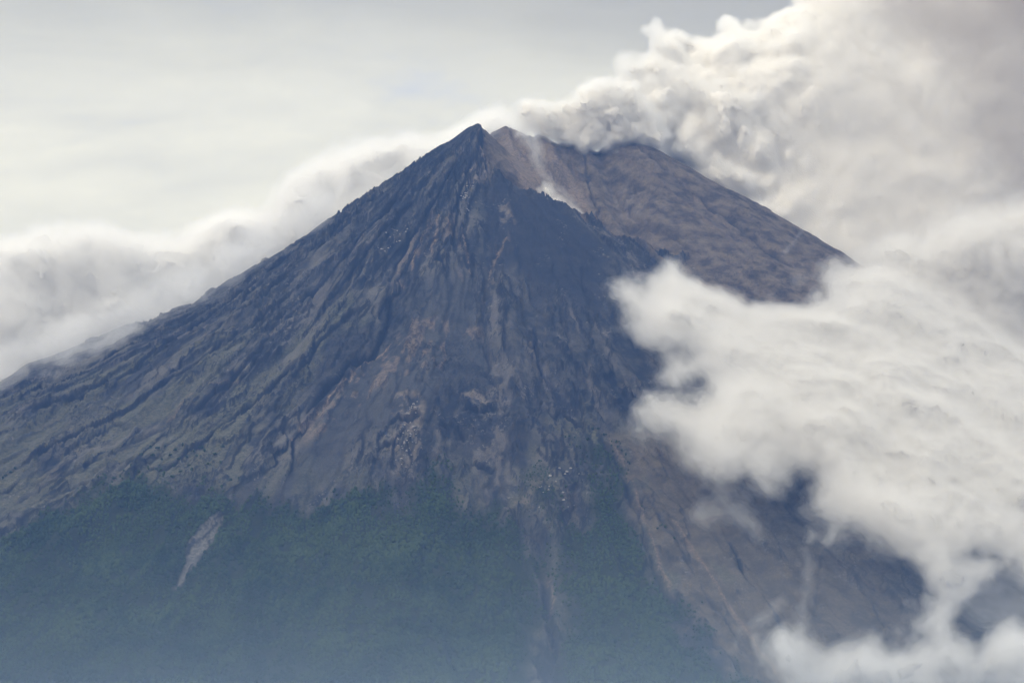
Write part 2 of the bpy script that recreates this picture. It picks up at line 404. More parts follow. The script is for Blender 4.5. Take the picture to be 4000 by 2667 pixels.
cB = coarse_eval(lambda a, b: (lambda d: np.where((d[2] > 0) & (a > AX), d[0], -d[0]))(seg_dist(a, b, lip)), 12.0)
lipd = bil(cB, X, Y)
isB = np.maximum(isB * (lipd > -60), smooth(-2, 12, lipd) * (Y > -1200))
fB *= .6
flow = fF * (1 - isB) + fB * isB; fine = fineF * (1 - isB) + fineB * isB
apex = smooth(20, 350, np.hypot(X - AX, Y - AY)); rr = np.hypot(X - AX, Y - AY)
# smooth and rough ground
ash = smooth(-30, 60, region(ASH, X, Y)); sdark = smooth(-30, 60, region(SMOOTH_DARK, X, Y))
brown = smooth(-45, 60, region(BROWN, X, Y, 60)) * (1 - isB)
forL = region(FOREST_L, X, Y, 75, seed=3); forR = region(FOREST_R, X, Y, 58, seed=5); forG = region(GULLY_FOREST, X, Y, 16, seed=6)
scar = region(SCAR, X, Y, 17, 8.0, seed=8) - 7
forest = np.maximum(np.maximum(forL, forR), forG)
grass = smooth(-60, 40, region(GRASS, X, Y)); grass_hi = smooth(-40, 30, region(GRASS_HI, X, Y))
calm = np.clip(1 - .35 * ash - .6 * sdark - .35 * brown, 0.3, 1)
flow *= calm
# lava flow tongues: plateaus with steep fronts, drawn out downhill
def tongues(cx, cy, seed, ang, ln, thr):
    wx = X + 22 * fbm2(X / 60, Y / 60, 3, seed + 1); wy = Y + 22 * fbm2(X / 60, Y / 60, 3, seed + 2)
    r = np.hypot(wx - cx, wy - cy); th = np.arctan2(wy - cy, wx - cx)
    n = fbm2(th * ang, r / ln, 3, seed, .55)
    return smooth(thr, thr + .045, n)
t1 = tongues(AX, AY, 21, 16, 420, .10); t2 = tongues(AX, AY, 27, 30, 260, .16); t3 = tongues(AX, AY, 33, 60, 170, .18)
tB = tongues(250, 520, 29, 26, 150, .10)
tong = (t1 * 19 + t2 * 13 + t3 * 7) * (1 - isB) + tB * 5 * isB - 14 * (1 - isB)
Z = Z0 + core * (apex * (flow + tong * calm) + ((4.6 * (1 - .7 * ash) * (1 - .6 * brown)) * fbm2(X / 34, Y / 38, 4, 60, .65) + 2.2 * fine) * (0.3 + 0.7 * apex) * (1 - .45 * isB))
_q = fbm2(X / 150, Y / 95, 4, 170, .55) * 9 + Z0 / 95; _f = _q - np.floor(_q)
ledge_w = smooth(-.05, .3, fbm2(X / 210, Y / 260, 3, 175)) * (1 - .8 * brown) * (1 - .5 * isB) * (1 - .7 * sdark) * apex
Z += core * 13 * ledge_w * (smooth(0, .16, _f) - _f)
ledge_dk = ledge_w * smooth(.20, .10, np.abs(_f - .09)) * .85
Z += core * 34 * fbm2(X / 800, Y / 900, 3, 70) * smooth(200, 900, rr)
Z += core * 40 * fbm2(X / 330 + 3, Y / 500, 2, 72) * smooth(-50, 300, forest)
# crags along the crest
crest = np.exp(-((np.hypot(X - AX, Y - AY)) / 45) ** 2)
Z += crest * 9 * fbm2(X / 14, Y / 14, 3, 80) + smooth(24, 0, np.abs(lipd)) * (rr > 40) * 9 * fbm2(X / 24, Y / 24, 3, 83) * (Y > -1500)
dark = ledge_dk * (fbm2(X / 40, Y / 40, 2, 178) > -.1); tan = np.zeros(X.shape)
def add_line(pts, hw, depth, dk, tn, k):
    global Z
    P = W(pts)
    # densify and wander a little, as gullies do
    Q = [P[0]]
    for a, b in zip(P[:-1], P[1:]):
        m = max(1, int(np.hypot(*(b - a)) / 45))
        for i in range(1, m + 1): Q.append(a + (b - a) * i / m)
    Q = np.array(Q); nrm = np.random.default_rng(100 + k).normal(0, 1, Q.shape) * min(hw * .45, 6); nrm[0] = nrm[-1] = 0; Q = Q + nrm
    pad = hw * 4 + 30
    i0, i1 = np.searchsorted(gx, [Q[:, 0].min() - pad, Q[:, 0].max() + pad]); j0, j1 = np.searchsorted(gy, [Q[:, 1].min() - pad, Q[:, 1].max() + pad])
    if i1 <= i0 or j1 <= j0: return
    x = X[j0:j1, i0:i1]; y = Y[j0:j1, i0:i1]
    d, t, s = seg_dist(x + 7 * fbm2(x / 22, y / 30, 3, k), y + 7 * fbm2(x / 22, y / 30, 3, k + 5), Q)
    w = hw * (0.55 + 0.5 * n2(t * 9, t * 0, k)) * smooth(0, .08, t) ** .5 * smooth(1, .9, t) ** .5 + 1e-3
    g = np.exp(-(d / w) ** 2)
    lev = np.exp(-((d - 2.0 * w) / (w * .8)) ** 2)
    Z[j0:j1, i0:i1] -= depth * g - max(depth, 0) * .25 * lev
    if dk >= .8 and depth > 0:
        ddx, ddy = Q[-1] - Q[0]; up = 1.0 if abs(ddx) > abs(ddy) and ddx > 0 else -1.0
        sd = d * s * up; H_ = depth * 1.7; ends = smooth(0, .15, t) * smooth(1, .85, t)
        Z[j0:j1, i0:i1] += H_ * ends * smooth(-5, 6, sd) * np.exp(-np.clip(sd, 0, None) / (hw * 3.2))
        dark[j0:j1, i0:i1] = np.maximum(dark[j0:j1, i0:i1], ends * smooth(9, 2, sd) * smooth(-hw * 1.3, -hw * .7, sd))  # drop face of the scarp: dark rock with its shade painted in
    dark[j0:j1, i0:i1] = np.maximum(dark[j0:j1, i0:i1], dk * g)
    tan[j0:j1, i0:i1] = np.maximum(tan[j0:j1, i0:i1], tn * g * (1 if depth < 0 else .8))
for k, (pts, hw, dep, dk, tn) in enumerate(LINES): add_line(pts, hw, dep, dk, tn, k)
add_k = W([(402, 1338), (380, 1360), (345, 1375), (290, 1378)])
pale = np.zeros(X.shape)
for i, P in enumerate(PALE): pale = np.maximum(pale, smooth(-14, 12, region(P, X, Y, 34, 10.0, seed=20 + i)))
for i, P in enumerate(TAN_AREA):
    a = smooth(-25, 25, region(P, X, Y, 22, 12.0, seed=40 + i))
    st = smooth(.12, .5, fineF * .55 + fbm2(X / 20, Y / 45, 3, 90 + i) * .9) if i != 4 else 0.95
    tan = np.maximum(tan, a * st * (.95 if i == 4 else .5))
pale = pale * smooth(-.22, .12, fbm2(X / 30, Y / 44, 4, 98, .65)) * (0.6 + 0.4 * smooth(-.25, .3, fbm2(X / 16, Y / 16, 3, 99)))
# scattered pale rubble along tongues
streak = (fineF * (1 - isB) + fineB * isB) * .28 + .9 * fbm2(np.arctan2(Y - AY, X - AX) * 70, rr / 75, 4, 150) * (1 - isB) + .9 * fbm2(np.arctan2(Y - 520, X - 250) * 80, np.hypot(X - 250, Y - 520) / 120, 4, 155) * isB
streak = streak * (1 - .3 * ash) * (1 - .6 * brown) * (1 - .8 * sdark) * (.45 + .9 * smooth(-.3, .3, fbm2(X / 240, Y / 300, 3, 160)))
pale = np.maximum(pale, .55 * smooth(-25, 20, region(TAN_AREA[4], X, Y, 26, 12.0, seed=66)) * (.5 + .5 * smooth(-.2, .2, fbm2(X / 30, Y / 90, 3, 97))))
rub = smooth(.12, .45, fbm2(X / 75, Y / 110, 3, 101)) * smooth(.0, .4, fbm2(X / 13, Y / 13, 2, 102)) * (1 - ash) * (1 - .6 * isB)
rub *= (forest < 0)
scarm = smooth(-4, 8, scar)
forest_m = smooth(-40, 70, forest + 60 * fbm2(X / 42, Y / 80, 3, 121)) * (1 - smooth(-8, 2, scar))
grass_m = grass * smooth(-.18, .22, fbm2(np.arctan2(Y - AY, X - AX) * 14, rr / 260, 4, 110) + .10) * (1 - dark)
grass_m = np.maximum(grass_m, .75 * smooth(-260, -20, forest) * smooth(-.2, .25, fbm2(X / 60, Y / 120, 3, 115)) * (X < 500))
grass_m = np.maximum(grass_m * .8, grass_hi * .9) * (1 - isB) * (1 - .5 * t3)
for P in ([(1620, 1290), (1655, 1320), (1690, 1350), (1700, 1360), (1660, 1345)], [(1520, 1300), (1560, 1330), (1545, 1365), (1500, 1330)], [(1350, 1000), (1395, 1010), (1400, 1060), (1360, 1050)]):
    grass_m = np.maximum(grass_m, .8 * smooth(-15, 15, region(W(P), X, Y, 18, 12.0, seed=70)))
def plates(k, amp, seed, lo, hi):
    wx = X + 22 * fbm2(X / 130, Y / 130, 4, seed); wy = Y + 22 * fbm2(X / 130, Y / 130, 4, seed + 4)
    r = np.hypot(wx - AX, wy - AY); th = np.arctan2(wy - AY, wx - AX)
    p = th * k + .9 * fbm2(X / 420, Y / 420, 3, seed + 8) + .12 * n2(X / 45, Y / 45, seed + 9)
    c = np.floor(p); f = p - c; cw = np.maximum(r, 60) / k
    a = smooth(-.12, .3, n2(c * 7.3, r / 520, seed + 12)); a2 = smooth(-.12, .3, n2((c - 1) * 7.3, r / 520, seed + 12))
    dm = f * cw                                            # metres past the last drop
    w = smooth(lo, lo * 1.5, r) * smooth(hi, hi * .7, r) * smooth(0.2, -.5, th + 1.45) * (th < 0) + .25 * smooth(lo, lo * 1.5, r) * smooth(hi, hi * .7, r)
    w = np.clip(w, 0, 1) * (1 - .55 * ash) * (1 - .8 * sdark) * (1 - .9 * brown) * (1 - isB)
    w = w * (.2 + 1.1 * smooth(-.25, .3, fbm2(X / 300, Y / 380, 3, seed + 30)))
    h = amp * (a * f ** 1.6 * smooth(1.0, 1 - np.minimum(.4, 5 / cw), f))
    dk = a2 * smooth(15, 6, dm) * smooth(-4, 2, dm)  # drops turned from the sun: shade painted in as dark rock
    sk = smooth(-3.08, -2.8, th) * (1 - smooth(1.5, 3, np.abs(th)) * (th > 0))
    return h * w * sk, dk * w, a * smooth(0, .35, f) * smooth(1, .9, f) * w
plate = np.zeros(X.shape)
for a_ in ((7.5, 15, 300, 150, 1500), (15, 14, 310, 350, 3200), (31, 11, 320, 900, 4200)):
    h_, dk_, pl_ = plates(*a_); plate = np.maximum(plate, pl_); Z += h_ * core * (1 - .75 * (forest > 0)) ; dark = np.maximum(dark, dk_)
scarp = np.clip(np.abs(np.gradient(tong, axis=1)) / 2.6, 0, 1) * (tong > 0) * (1 - .85 * isB)
dark = np.maximum(dark, scarp * .8 * calm)
V = np.stack([X, Y, Z], -1).reshape(-1, 3)
ny, nx = X.shape; idx = np.arange(nx * ny).reshape(ny, nx)
F = np.stack([idx[:-1, :-1], idx[:-1, 1:], idx[1:, 1:], idx[1:, :-1]], -1).reshape(-1, 4)

# ------------------------------------------------------------------ materials
class NT:
    def __init__(s, name):
        s.m = bpy.data.materials.new(name); s.m.use_nodes = True; s.t = s.m.node_tree
        for n in list(s.t.nodes): s.t.nodes.remove(n)
        s.out = s.t.nodes.new('ShaderNodeOutputMaterial')
    def n(s, kind, **kw):
        nd = s.t.nodes.new(kind)
        for k, v in kw.items():
            if hasattr(nd, k) and k not in nd.inputs: setattr(nd, k, v)
            else: s.put(nd.inputs[k], v)
        return nd
    def put(s, sock, v):
        if isinstance(v, bpy.types.NodeSocket): s.t.links.new(v, sock)
        else: sock.default_value = v
    def math(s, op, a, b=0.0, clamp=False):
        nd = s.t.nodes.new('ShaderNodeMath'); nd.operation = op; nd.use_clamp = clamp
        s.put(nd.inputs[0], a); s.put(nd.inputs[1], b); return nd.outputs[0]
    def mix(s, f, a, b):
        nd = s.t.nodes.new('ShaderNodeMix'); nd.data_type = 'RGBA'
        s.put(nd.inputs['Factor'], f); s.put(nd.inputs['A'], a); s.put(nd.inputs['B'], b); return nd.outputs['Result']
    def attr(s, name):
        nd = s.t.nodes.new('ShaderNodeAttribute'); nd.attribute_name = name; return nd.outputs['Fac']
    def rng(s, v, a, b, c=0.0, d=1.0):
        nd = s.t.nodes.new('ShaderNodeMapRange'); nd.interpolation_type = 'SMOOTHSTEP'
        s.put(nd.inputs['Value'], v); nd.inputs['From Min'].default_value = a; nd.inputs['From Max'].default_value = b
        nd.inputs['To Min'].default_value = c; nd.inputs['To Max'].default_value = d; return nd.outputs[0]
    def noise(s, vec, scale, det=4, rough=.6):
        nd = s.t.nodes.new('ShaderNodeTexNoise'); s.put(nd.inputs['Vector'], vec)
        nd.inputs['Scale'].default_value = scale; nd.inputs['Detail'].default_value = det; nd.inputs['Roughness'].default_value = rough
        return nd.outputs['Fac']
def ground_material():
    g = NT("volcanic_ground")
    pos = g.n('ShaderNodeNewGeometry').outputs['Position']
    a = g.noise(pos, 1 / 70, 6, .62); b = g.noise(pos, 1 / 14, 5, .65); c = g.noise(pos, 1 / 300, 3); d = g.noise(pos, 1 / 5.5, 3, .7)
    rock = g.mix(g.rng(a, .35, .65), (.026, .029, .034, 1), (.068, .066, .066, 1))
    rock = g.mix(g.rng(c, .38, .62, 0, .6), rock, (.036, .037, .044, 1))
    rock = g.mix(g.rng(g.attr('streak'), .2, .75, 0, .6), rock, (.155, .142, .132, 1))
    rock = g.mix(g.math('MULTIPLY', g.attr('plate'), g.rng(a, .3, .6, .35, .85)), rock, (.128, .122, .110, 1))
    rock = g.mix(g.rng(g.attr('streak'), -.1, -.5, 0, .75), rock, (.016, .019, .027, 1))
    rock = g.mix(g.math('MULTIPLY', g.attr('sdark'), .65), rock, (.024, .026, .034, 1))
    rock = g.mix(g.math('MULTIPLY', g.attr('back'), .75), rock, g.mix(g.rng(a, .35, .65), (.075, .060, .046, 1), (.200, .163, .122, 1)))
    rock = g.mix(g.math('MULTIPLY', g.attr('brown'), .8), rock, g.mix(g.rng(a, .35, .65), (.082, .069, .050, 1), (.142, .119, .085, 1)))
    rock = g.mix(g.math('MULTIPLY', g.attr('ash'), g.rng(a, .4, .6, .2, .8)), rock, (.062, .064, .068, 1))
    rock = g.mix(g.attr('grass'), rock, g.mix(g.rng(b, .35, .65), (.070, .074, .052, 1), (.125, .122, .092, 1)))
    rock = g.mix(g.math('MULTIPLY', g.attr('tan'), g.rng(b, .25, .6, .45, 1)), rock, g.mix(g.rng(b, .35, .65), (.15, .110, .082, 1), (.27, .21, .16, 1)))
    rock = g.mix(g.math('MULTIPLY', g.attr('pale'), g.rng(b, .3, .6, .6, 1)), rock, g.mix(g.rng(d, .35, .65), (.14, .12, .10, 1), (.26, .225, .19, 1)))
    rock = g.mix(g.math('MULTIPLY', g.attr('rubble'), g.rng(g.noise(pos, 1 / 10, 2, .5), .50, .66, 0, .7)), rock, (.20, .19, .185, 1))
    rock = g.mix(g.attr('scar'), rock, g.mix(g.rng(b, .35, .65), (.085, .084, .078, 1), (.165, .16, .15, 1)))
    rock = g.mix(g.math('MULTIPLY', g.attr('dark'), .9), rock, (.010, .011, .014, 1))  # dark gully and ledge rock, plus painted shade on scarp and plate drops
    rock = g.mix(g.attr('forest'), rock, (.026, .034, .019, 1))
    rock = g.mix(g.rng(d, .35, .65, 0, .55), rock, g.mix(.55, rock, (0.01, .01, .01, 1)))
    bump = g.n('ShaderNodeBump', Strength=.8, Distance=4.0, Height=g.math('ADD', b, g.math('MULTIPLY', d, .5)))
    p = g.n('ShaderNodeBsdfDiffuse', Color=rock, Roughness=.6, Normal=bump.outputs[0])
    g.t.links.new(p.outputs[0], g.out.inputs['Surface']); return g.m
MG = ground_material()
mountain = mesh_obj('mountain', V, F, [MG], True, dict(
    forest=forest_m, grass=grass_m, tan=tan, pale=pale, dark=dark, rubble=rub, scar=scarm, brown=brown, sdark=sdark * (1 - isB), back=isB, ash=ash, streak=streak, plate=plate))
tag(mountain, 'steep grey volcano with a breached crater, bare lava slopes above dark forest', 'volcano', kind='structure')
print('terrain', len(V), round(time.time() - t0, 1))

def zgrid(x, y):
    i = np.clip(np.searchsorted(gx, x) - 1, 0, nx - 2); j = np.clip(np.searchsorted(gy, y) - 1, 0, ny - 2)
    fx = (x - gx[i]) / (gx[i + 1] - gx[i]); fy = (y - gy[j]) / (gy[j + 1] - gy[j])
    return (Z[j, i] * (1 - fx) + Z[j, i + 1] * fx) * (1 - fy) + (Z[j + 1, i] * (1 - fx) + Z[j + 1, i + 1] * fx) * fy
def mgrid(M, x, y):
    i = np.clip(np.searchsorted(gx, x), 0, nx - 1); j = np.clip(np.searchsorted(gy, y), 0, ny - 1); return M[j, i]

# ------------------------------------------------------------------ forest
def leaf_material(name, c0, c1):
    g = NT(name)
    pos = g.n('ShaderNodeNewGeometry').outputs['Position']
    a = g.noise(pos, 1 / 260, 4); v = g.attr('tint')
    col = g.mix(v, c0, c1); col = g.mix(g.rng(a, .42, .62, 0, .55), col, (c1[0] * 1.25, c1[1] * 1.2, c1[2] * 1.0, 1))
    p = g.n('ShaderNodeBsdfDiffuse', Color=col); g.t.links.new(p.outputs[0], g.out.inputs['Surface']); return g.m
MF = leaf_material('forest_leaves', (.013, .026, .010, 1), (.037, .057, .021, 1))
phi = (1 + 5 ** .5) / 2
ICO_V = np.array([(-1, phi, 0), (1, phi, 0), (-1, -phi, 0), (1, -phi, 0), (0, -1, phi), (0, 1, phi), (0, -1, -phi), (0, 1, -phi), (phi, 0, -1), (phi, 0, 1), (-phi, 0, -1), (-phi, 0, 1)], float)
ICO_V /= np.linalg.norm(ICO_V[0])
ICO_F = np.array([(0, 11, 5), (0, 5, 1), (0, 1, 7), (0, 7, 10), (0, 10, 11), (1, 5, 9), (5, 11, 4), (11, 10, 2), (10, 7, 6), (7, 1, 8), (3, 9, 4), (3, 4, 2), (3, 2, 6), (3, 6, 8), (3, 8, 9), (4, 9, 5), (2, 4, 11), (6, 2, 10), (8, 6, 7), (9, 8, 1)])
def crowns(x, y, z, rad, h, rng, jit=.28):
    n = len(x); D = 1 + rng.uniform(-jit, jit, (n, 12))
    a = rng.uniform(0, 6.28, n); c, s = np.cos(a), np.sin(a)
    vx = ICO_V[None, :, 0] * c[:, None] - ICO_V[None, :, 1] * s[:, None]; vy = ICO_V[None, :, 0] * s[:, None] + ICO_V[None, :, 1] * c[:, None]
    vz = np.broadcast_to(ICO_V[None, :, 2], vx.shape)
    P = np.stack([x[:, None] + vx * D * rad[:, None], y[:, None] + vy * D * rad[:, None], z[:, None] + vz * D * h[:, None]], -1)
    F_ = (ICO_F[None] + (np.arange(n) * 12)[:, None, None])
    return P.reshape(-1, 3), F_.reshape(-1, 3)
rng = np.random.default_rng(5)
st = 9.6
fx_, fy_ = np.meshgrid(np.arange(-2350, 2350, st), np.arange(-4690, -800, st)); fx_ = fx_.ravel(); fy_ = fy_.ravel()
fx_ = fx_ + rng.uniform(-st * .5, st * .5, fx_.size); fy_ = fy_ + rng.uniform(-st * .5, st * .5, fy_.size)
fm = mgrid(forest, fx_, fy_); sm = mgrid(scar, fx_, fy_)
# in the camera's field only
u = (fx_) / (fy_ - CAM[1]) * FPX + 2000
dens = smooth(-55, 110, fm + 95 * fbm2(fx_ / 42, fy_ / 80, 3, 121))
clear = fbm2(fx_ / 55, fy_ / 75, 3, 120)
keep = (rng.random(fx_.size) < dens * (clear > -.42)) & (sm < -4) & (u > -60) & (u < 4060)
fx_, fy_ = fx_[keep], fy_[keep]; fz = zgrid(fx_, fy_)
big = smooth(-.3, .4, fbm2(fx_ / 160, fy_ / 160, 2, 130))
edge = smooth(90, 0, mgrid(forest, fx_, fy_)); rad = rng.uniform(3.6, 6.4, fx_.size) * (0.85 + .4 * big) * (1 - .38 * edge); hh = rad * rng.uniform(.9, 1.5, fx_.size)
P, F_ = crowns(fx_, fy_, fz + hh * .75, rad, hh, rng)
tint = np.repeat(np.clip(rng.normal(.34, .26, fx_.size) + 1.1 * fbm2(fx_ / 150, fy_ / 220, 3, 140) + .4 * fbm2(fx_ / 35, fy_ / 60, 2, 144) +   .65 * smooth(0, 60, mgrid(forR, fx_, fy_)) + .30 * edge, 0, 1.3), 12)
forest_o = mesh_obj('forest', P, F_, [MF], False, dict(tint=tint))
tag(forest_o, 'dense dark green forest covering the lower slopes of the volcano', 'forest', kind='stuff')
print('trees', len(fx_))

# scattered trees above the forest edge: each its own object
def tree_bark():
    g = NT('tree_bark'); p = g.n('ShaderNodeBsdfDiffuse', Color=(.06, .05, .04, 1)); g.t.links.new(p.outputs[0], g.out.inputs['Surface']); return g.m
MB = tree_bark()
def make_tree(kind):
    r = np.random.default_rng(300 + kind)
    k = 9; px = r.normal(0, 2.2, k); py_ = r.normal(0, 2.2, k); pz = r.uniform(4.5, 10, k); rd = r.uniform(1.9, 3.1, k)
    P, F_ = crowns(px, py_, pz, rd, rd * 1.05, r, .35)
    root = bpy.data.objects.new('lone_tree', None); COL.objects.link(root)
    mesh_obj('crown', P, F_, [MF], False, dict(tint=np.repeat(r.uniform(.1, .5, k), 12)), parent=root)
    ring = []; m = 8
    for z, rr_ in ((-3, .6), (2, .42), (6, .25), (9, .1)):
        ring += [(rr_ * math.cos(i * 2 * math.pi / m) + .05 * z, rr_ * math.sin(i * 2 * math.pi / m), z) for i in range(m)]
    Fq = [(j * m + i, j * m + (i + 1) % m, (j + 1) * m + (i + 1) % m, (j + 1) * m + i) for j in range(3) for i in range(m)]
    mesh_obj('trunk', ring, Fq, [MB], True, parent=root)
    return root
protos = [make_tree(i) for i in range(3)]
TREE_SPOTS = [(345, 1020), (352, 1043), (362, 1030), (372, 1052), (380, 1015), (392, 1040), (398, 1062), (404, 1030), (412, 1050), (420, 1016), (428, 1044), (436, 1066),
              (446, 1030), (452, 1058), (462, 1020), (470, 1046), (478, 1072), (360, 1075), (375, 1085), (340, 1070), (325, 1058), (318, 1084), (24, 1088), (14, 1095), (6, 1110),
              (34, 1082), (494, 1050), (506, 1068), (512, 1034), (415, 1088), (440, 1092), (470, 1098), (395, 1096), (300, 1092), (284, 1104), (262, 1118), (548, 1098), (530, 1104),
              (1352, 1020), (1362, 1002), (1374, 1000), (1388, 1006), (1300, 1128), (1290, 1150), (1240, 1078)]
tp = W(TREE_SPOTS); used = set(); rng = np.random.default_rng(9)
for i, (x, y) in enumerate(tp):
    k = i % 3
    if k not in used: o = protos[k]; used.add(k)
    else:
        o = protos[k].copy(); COL.objects.link(o)
        for ch in protos[k].children:
            c = ch.copy(); COL.objects.link(c); c.parent = o
    s = rng.uniform(.75, 1.25); o.scale = (s, s, s * rng.uniform(.9, 1.2)); o.rotation_euler = (0, 0, rng.uniform(0, 6))
    o.location = (x, y, float(zgrid(np.array([x]), np.array([y]))[0]) + .3)
    if i < 38: tag(o, 'small dark tree scattered on the pale grassy slope above the forest edge', 'tree', 'scattered trees on the grassy left slope')
    else: tag(o, 'small dark tree beside the green wedge near the middle ravine', 'tree', 'scattered trees by the middle ravine')

# pale boulders big enough to pick out, each its own object
def make_boulder(k):
    r = np.random.default_rng(500 + k)
    mid = {}; Vb = [tuple(v) for v in ICO_V]; Fb = []
    def mp(a, b):
        q = (min(a, b), max(a, b))
        if q not in mid:
            m = np.array(Vb[a]) + np.array(Vb[b]); m /= np.linalg.norm(m); mid[q] = len(Vb); Vb.append(tuple(m))
        return mid[q]
    for a, b, c in ICO_F:
        ab, bc, ca = mp(a, b), mp(b, c), mp(c, a); Fb += [(a, ab, ca), (b, bc, ab), (c, ca, bc), (ab, bc, ca)]
    Vb = np.array(Vb) * (1 + r.uniform(-.22, .16, (len(Vb), 1))) * np.array([1.25, .9, .75])
    Vb[:, 2] = np.maximum(Vb[:, 2], -.45)
    return mesh_obj('boulder', Vb, Fb, [MBO], False)
def boulder_mat():
    g = NT('pale_boulder'); pos = g.n('ShaderNodeNewGeometry').outputs['Position']
    col = g.mix(g.rng(g.noise(pos, 1 / 3, 4), .35, .65), (.20, .19, .18, 1), (.36, .345, .325, 1))
    p = g.n('ShaderNodeBsdfDiffuse', Color=col); g.t.links.new(p.outputs[0], g.out.inputs['Surface']); return g.m
MBO = boulder_mat(); bproto = [make_boulder(k) for k in range(4)]; bused = set()
BF = [([(935, 935), (965, 960), (958, 1000), (955, 1040), (945, 1080), (925, 1100), (908, 1075), (915, 1020), (930, 985)], 62, 'pale boulder in the speckled rubble field below the short dark scarps', 'pale boulders below the dark scarps'),
      ([(1065, 455), (1088, 450), (1080, 500), (1070, 530), (1055, 545), (1052, 500)], 26, 'pale boulder scattered high on the cone under the arete', 'pale boulders under the summit arete'),
      ([(870, 580), (900, 540), (940, 530), (930, 560), (880, 600), (850, 610)], 22, 'pale boulder strewn along a rib of the upper left flank', 'pale boulders on the upper left rib'),
      ([(1240, 1095), (1330, 1060), (1345, 1100), (1300, 1180), (1230, 1200)], 20, 'pale boulder lying in the ravine above the forest fork', 'pale boulders in the ravine')]
rng = np.random.default_rng(77); nb = 0
for P_, cnt, lab, grp in BF:
    P_ = np.array(P_, float); made = 0
    while made < cnt:
        q = rng.uniform(P_.min(0), P_.max(0)); q = q + rng.normal(0, 3, 2)
        if poly_sdf(np.array([q[0]]), np.array([q[1]]), P_)[0] < -2: continue
        x, y = W([tuple(q)])[0]; k = nb % 4
        if k not in bused: o = bproto[k]; bused.add(k)
        else: o = bproto[k].copy(); COL.objects.link(o)
        s = float(np.clip(rng.lognormal(1.05, .38), 1.8, 5.2)); o.scale = (s, s, s * rng.uniform(.8, 1.1)); o.rotation_euler = (0, 0, rng.uniform(0, 6))
        o.location = (x, y, float(zgrid(np.array([x]), np.array([y]))[0]) + s * .3); tag(o, lab, 'boulder', grp); made += 1; nb += 1

# ------------------------------------------------------------------ clouds, smoke and mist
def vol_mat(name, dens, col=(1, 1, 1, 1), aniso=0.2, core=None):
    g = NT(name)
    v = g.n('ShaderNodeVolumePrincipled'); v.inputs['Density'].default_value = dens; v.inputs['Color'].default_value = col
    v.inputs['Anisotropy'].default_value = aniso; v.inputs['Density Attribute'].default_value = ''
    g.t.links.new(v.outputs[0], g.out.inputs['Volume'])
    return g.m
def core_mat(name, col, tr=.42):
    g = NT(name); p = g.n('ShaderNodeBsdfDiffuse', Color=col); q = g.n('ShaderNodeBsdfTranslucent', Color=col)
    m = g.n('ShaderNodeMixShader'); m.inputs[0].default_value = tr
    g.t.links.new(p.outputs[0], m.inputs[1]); g.t.links.new(q.outputs[0], m.inputs[2]); g.t.links.new(m.outputs[0], g.out.inputs['Surface']); return g.m

def surface_nets(f, iso):
    """closed quad mesh of f > iso on a regular grid (indices as coordinates)"""
    g = f - iso; a, b, c = g.shape; ins = g > 0
    any_ = np.zeros((a - 1, b - 1, c - 1), bool); all_ = np.ones_like(any_)
    for i in (0, 1):
        for j in (0, 1):
            for k in (0, 1):
                q = ins[i:a - 1 + i, j:b - 1 + j, k:c - 1 + k]; any_ |= q; all_ &= q
    cell = any_ & ~all_; ci = np.argwhere(cell)
    if not len(ci): return None
    vid = np.full(cell.shape, -1, np.int32); vid[cell] = np.arange(len(ci))
    acc = np.zeros((len(ci), 3)); cnt = np.zeros(len(ci))
    cor = [(i, j, k) for i in (0, 1) for j in (0, 1) for k in (0, 1)]
    vals = {q: g[ci[:, 0] + q[0], ci[:, 1] + q[1], ci[:, 2] + q[2]] for q in cor}
    for q in cor:
        for ax in range(3):
            if q[ax]: continue
            q2 = list(q); q2[ax] = 1; q2 = tuple(q2); v0, v1 = vals[q], vals[q2]
            m = (v0 > 0) != (v1 > 0); t = np.where(m, v0 / np.where(m, v0 - v1, 1), 0)
            for d in range(3):
                acc[:, d] += np.where(m, (q[d] + t) if d == ax else q[d], 0)
            cnt += m
    Vv = ci + acc / cnt[:, None]
    Fs = []
    for ax in range(3):
        o1, o2 = [(1, 2), (2, 0), (0, 1)][ax]
        sl0 = [slice(1, -1)] * 3; sl0[ax] = slice(0, -1); sl1 = [slice(1, -1)] * 3; sl1[ax] = slice(1, None)
        A = ins[tuple(sl0)]; Bb = ins[tuple(sl1)]; e = np.argwhere(A != Bb)
        if not len(e): continue
        into = A[tuple(e.T)]
        base = e.copy(); base[:, o1] += 1; base[:, o2] += 1      # grid point of the edge start
        def vv(d1, d2):
            p = base.copy(); p[:, o1] -= d1; p[:, o2] -= d2; return vid[p[:, 0], p[:, 1], p[:, 2]]
        q = np.stack([vv(1, 1), vv(0, 1), vv(0, 0), vv(1, 0)], -1)
        q[~into] = q[~into][:, ::-1]; Fs.append(q)
    return Vv, np.vstack(Fs)

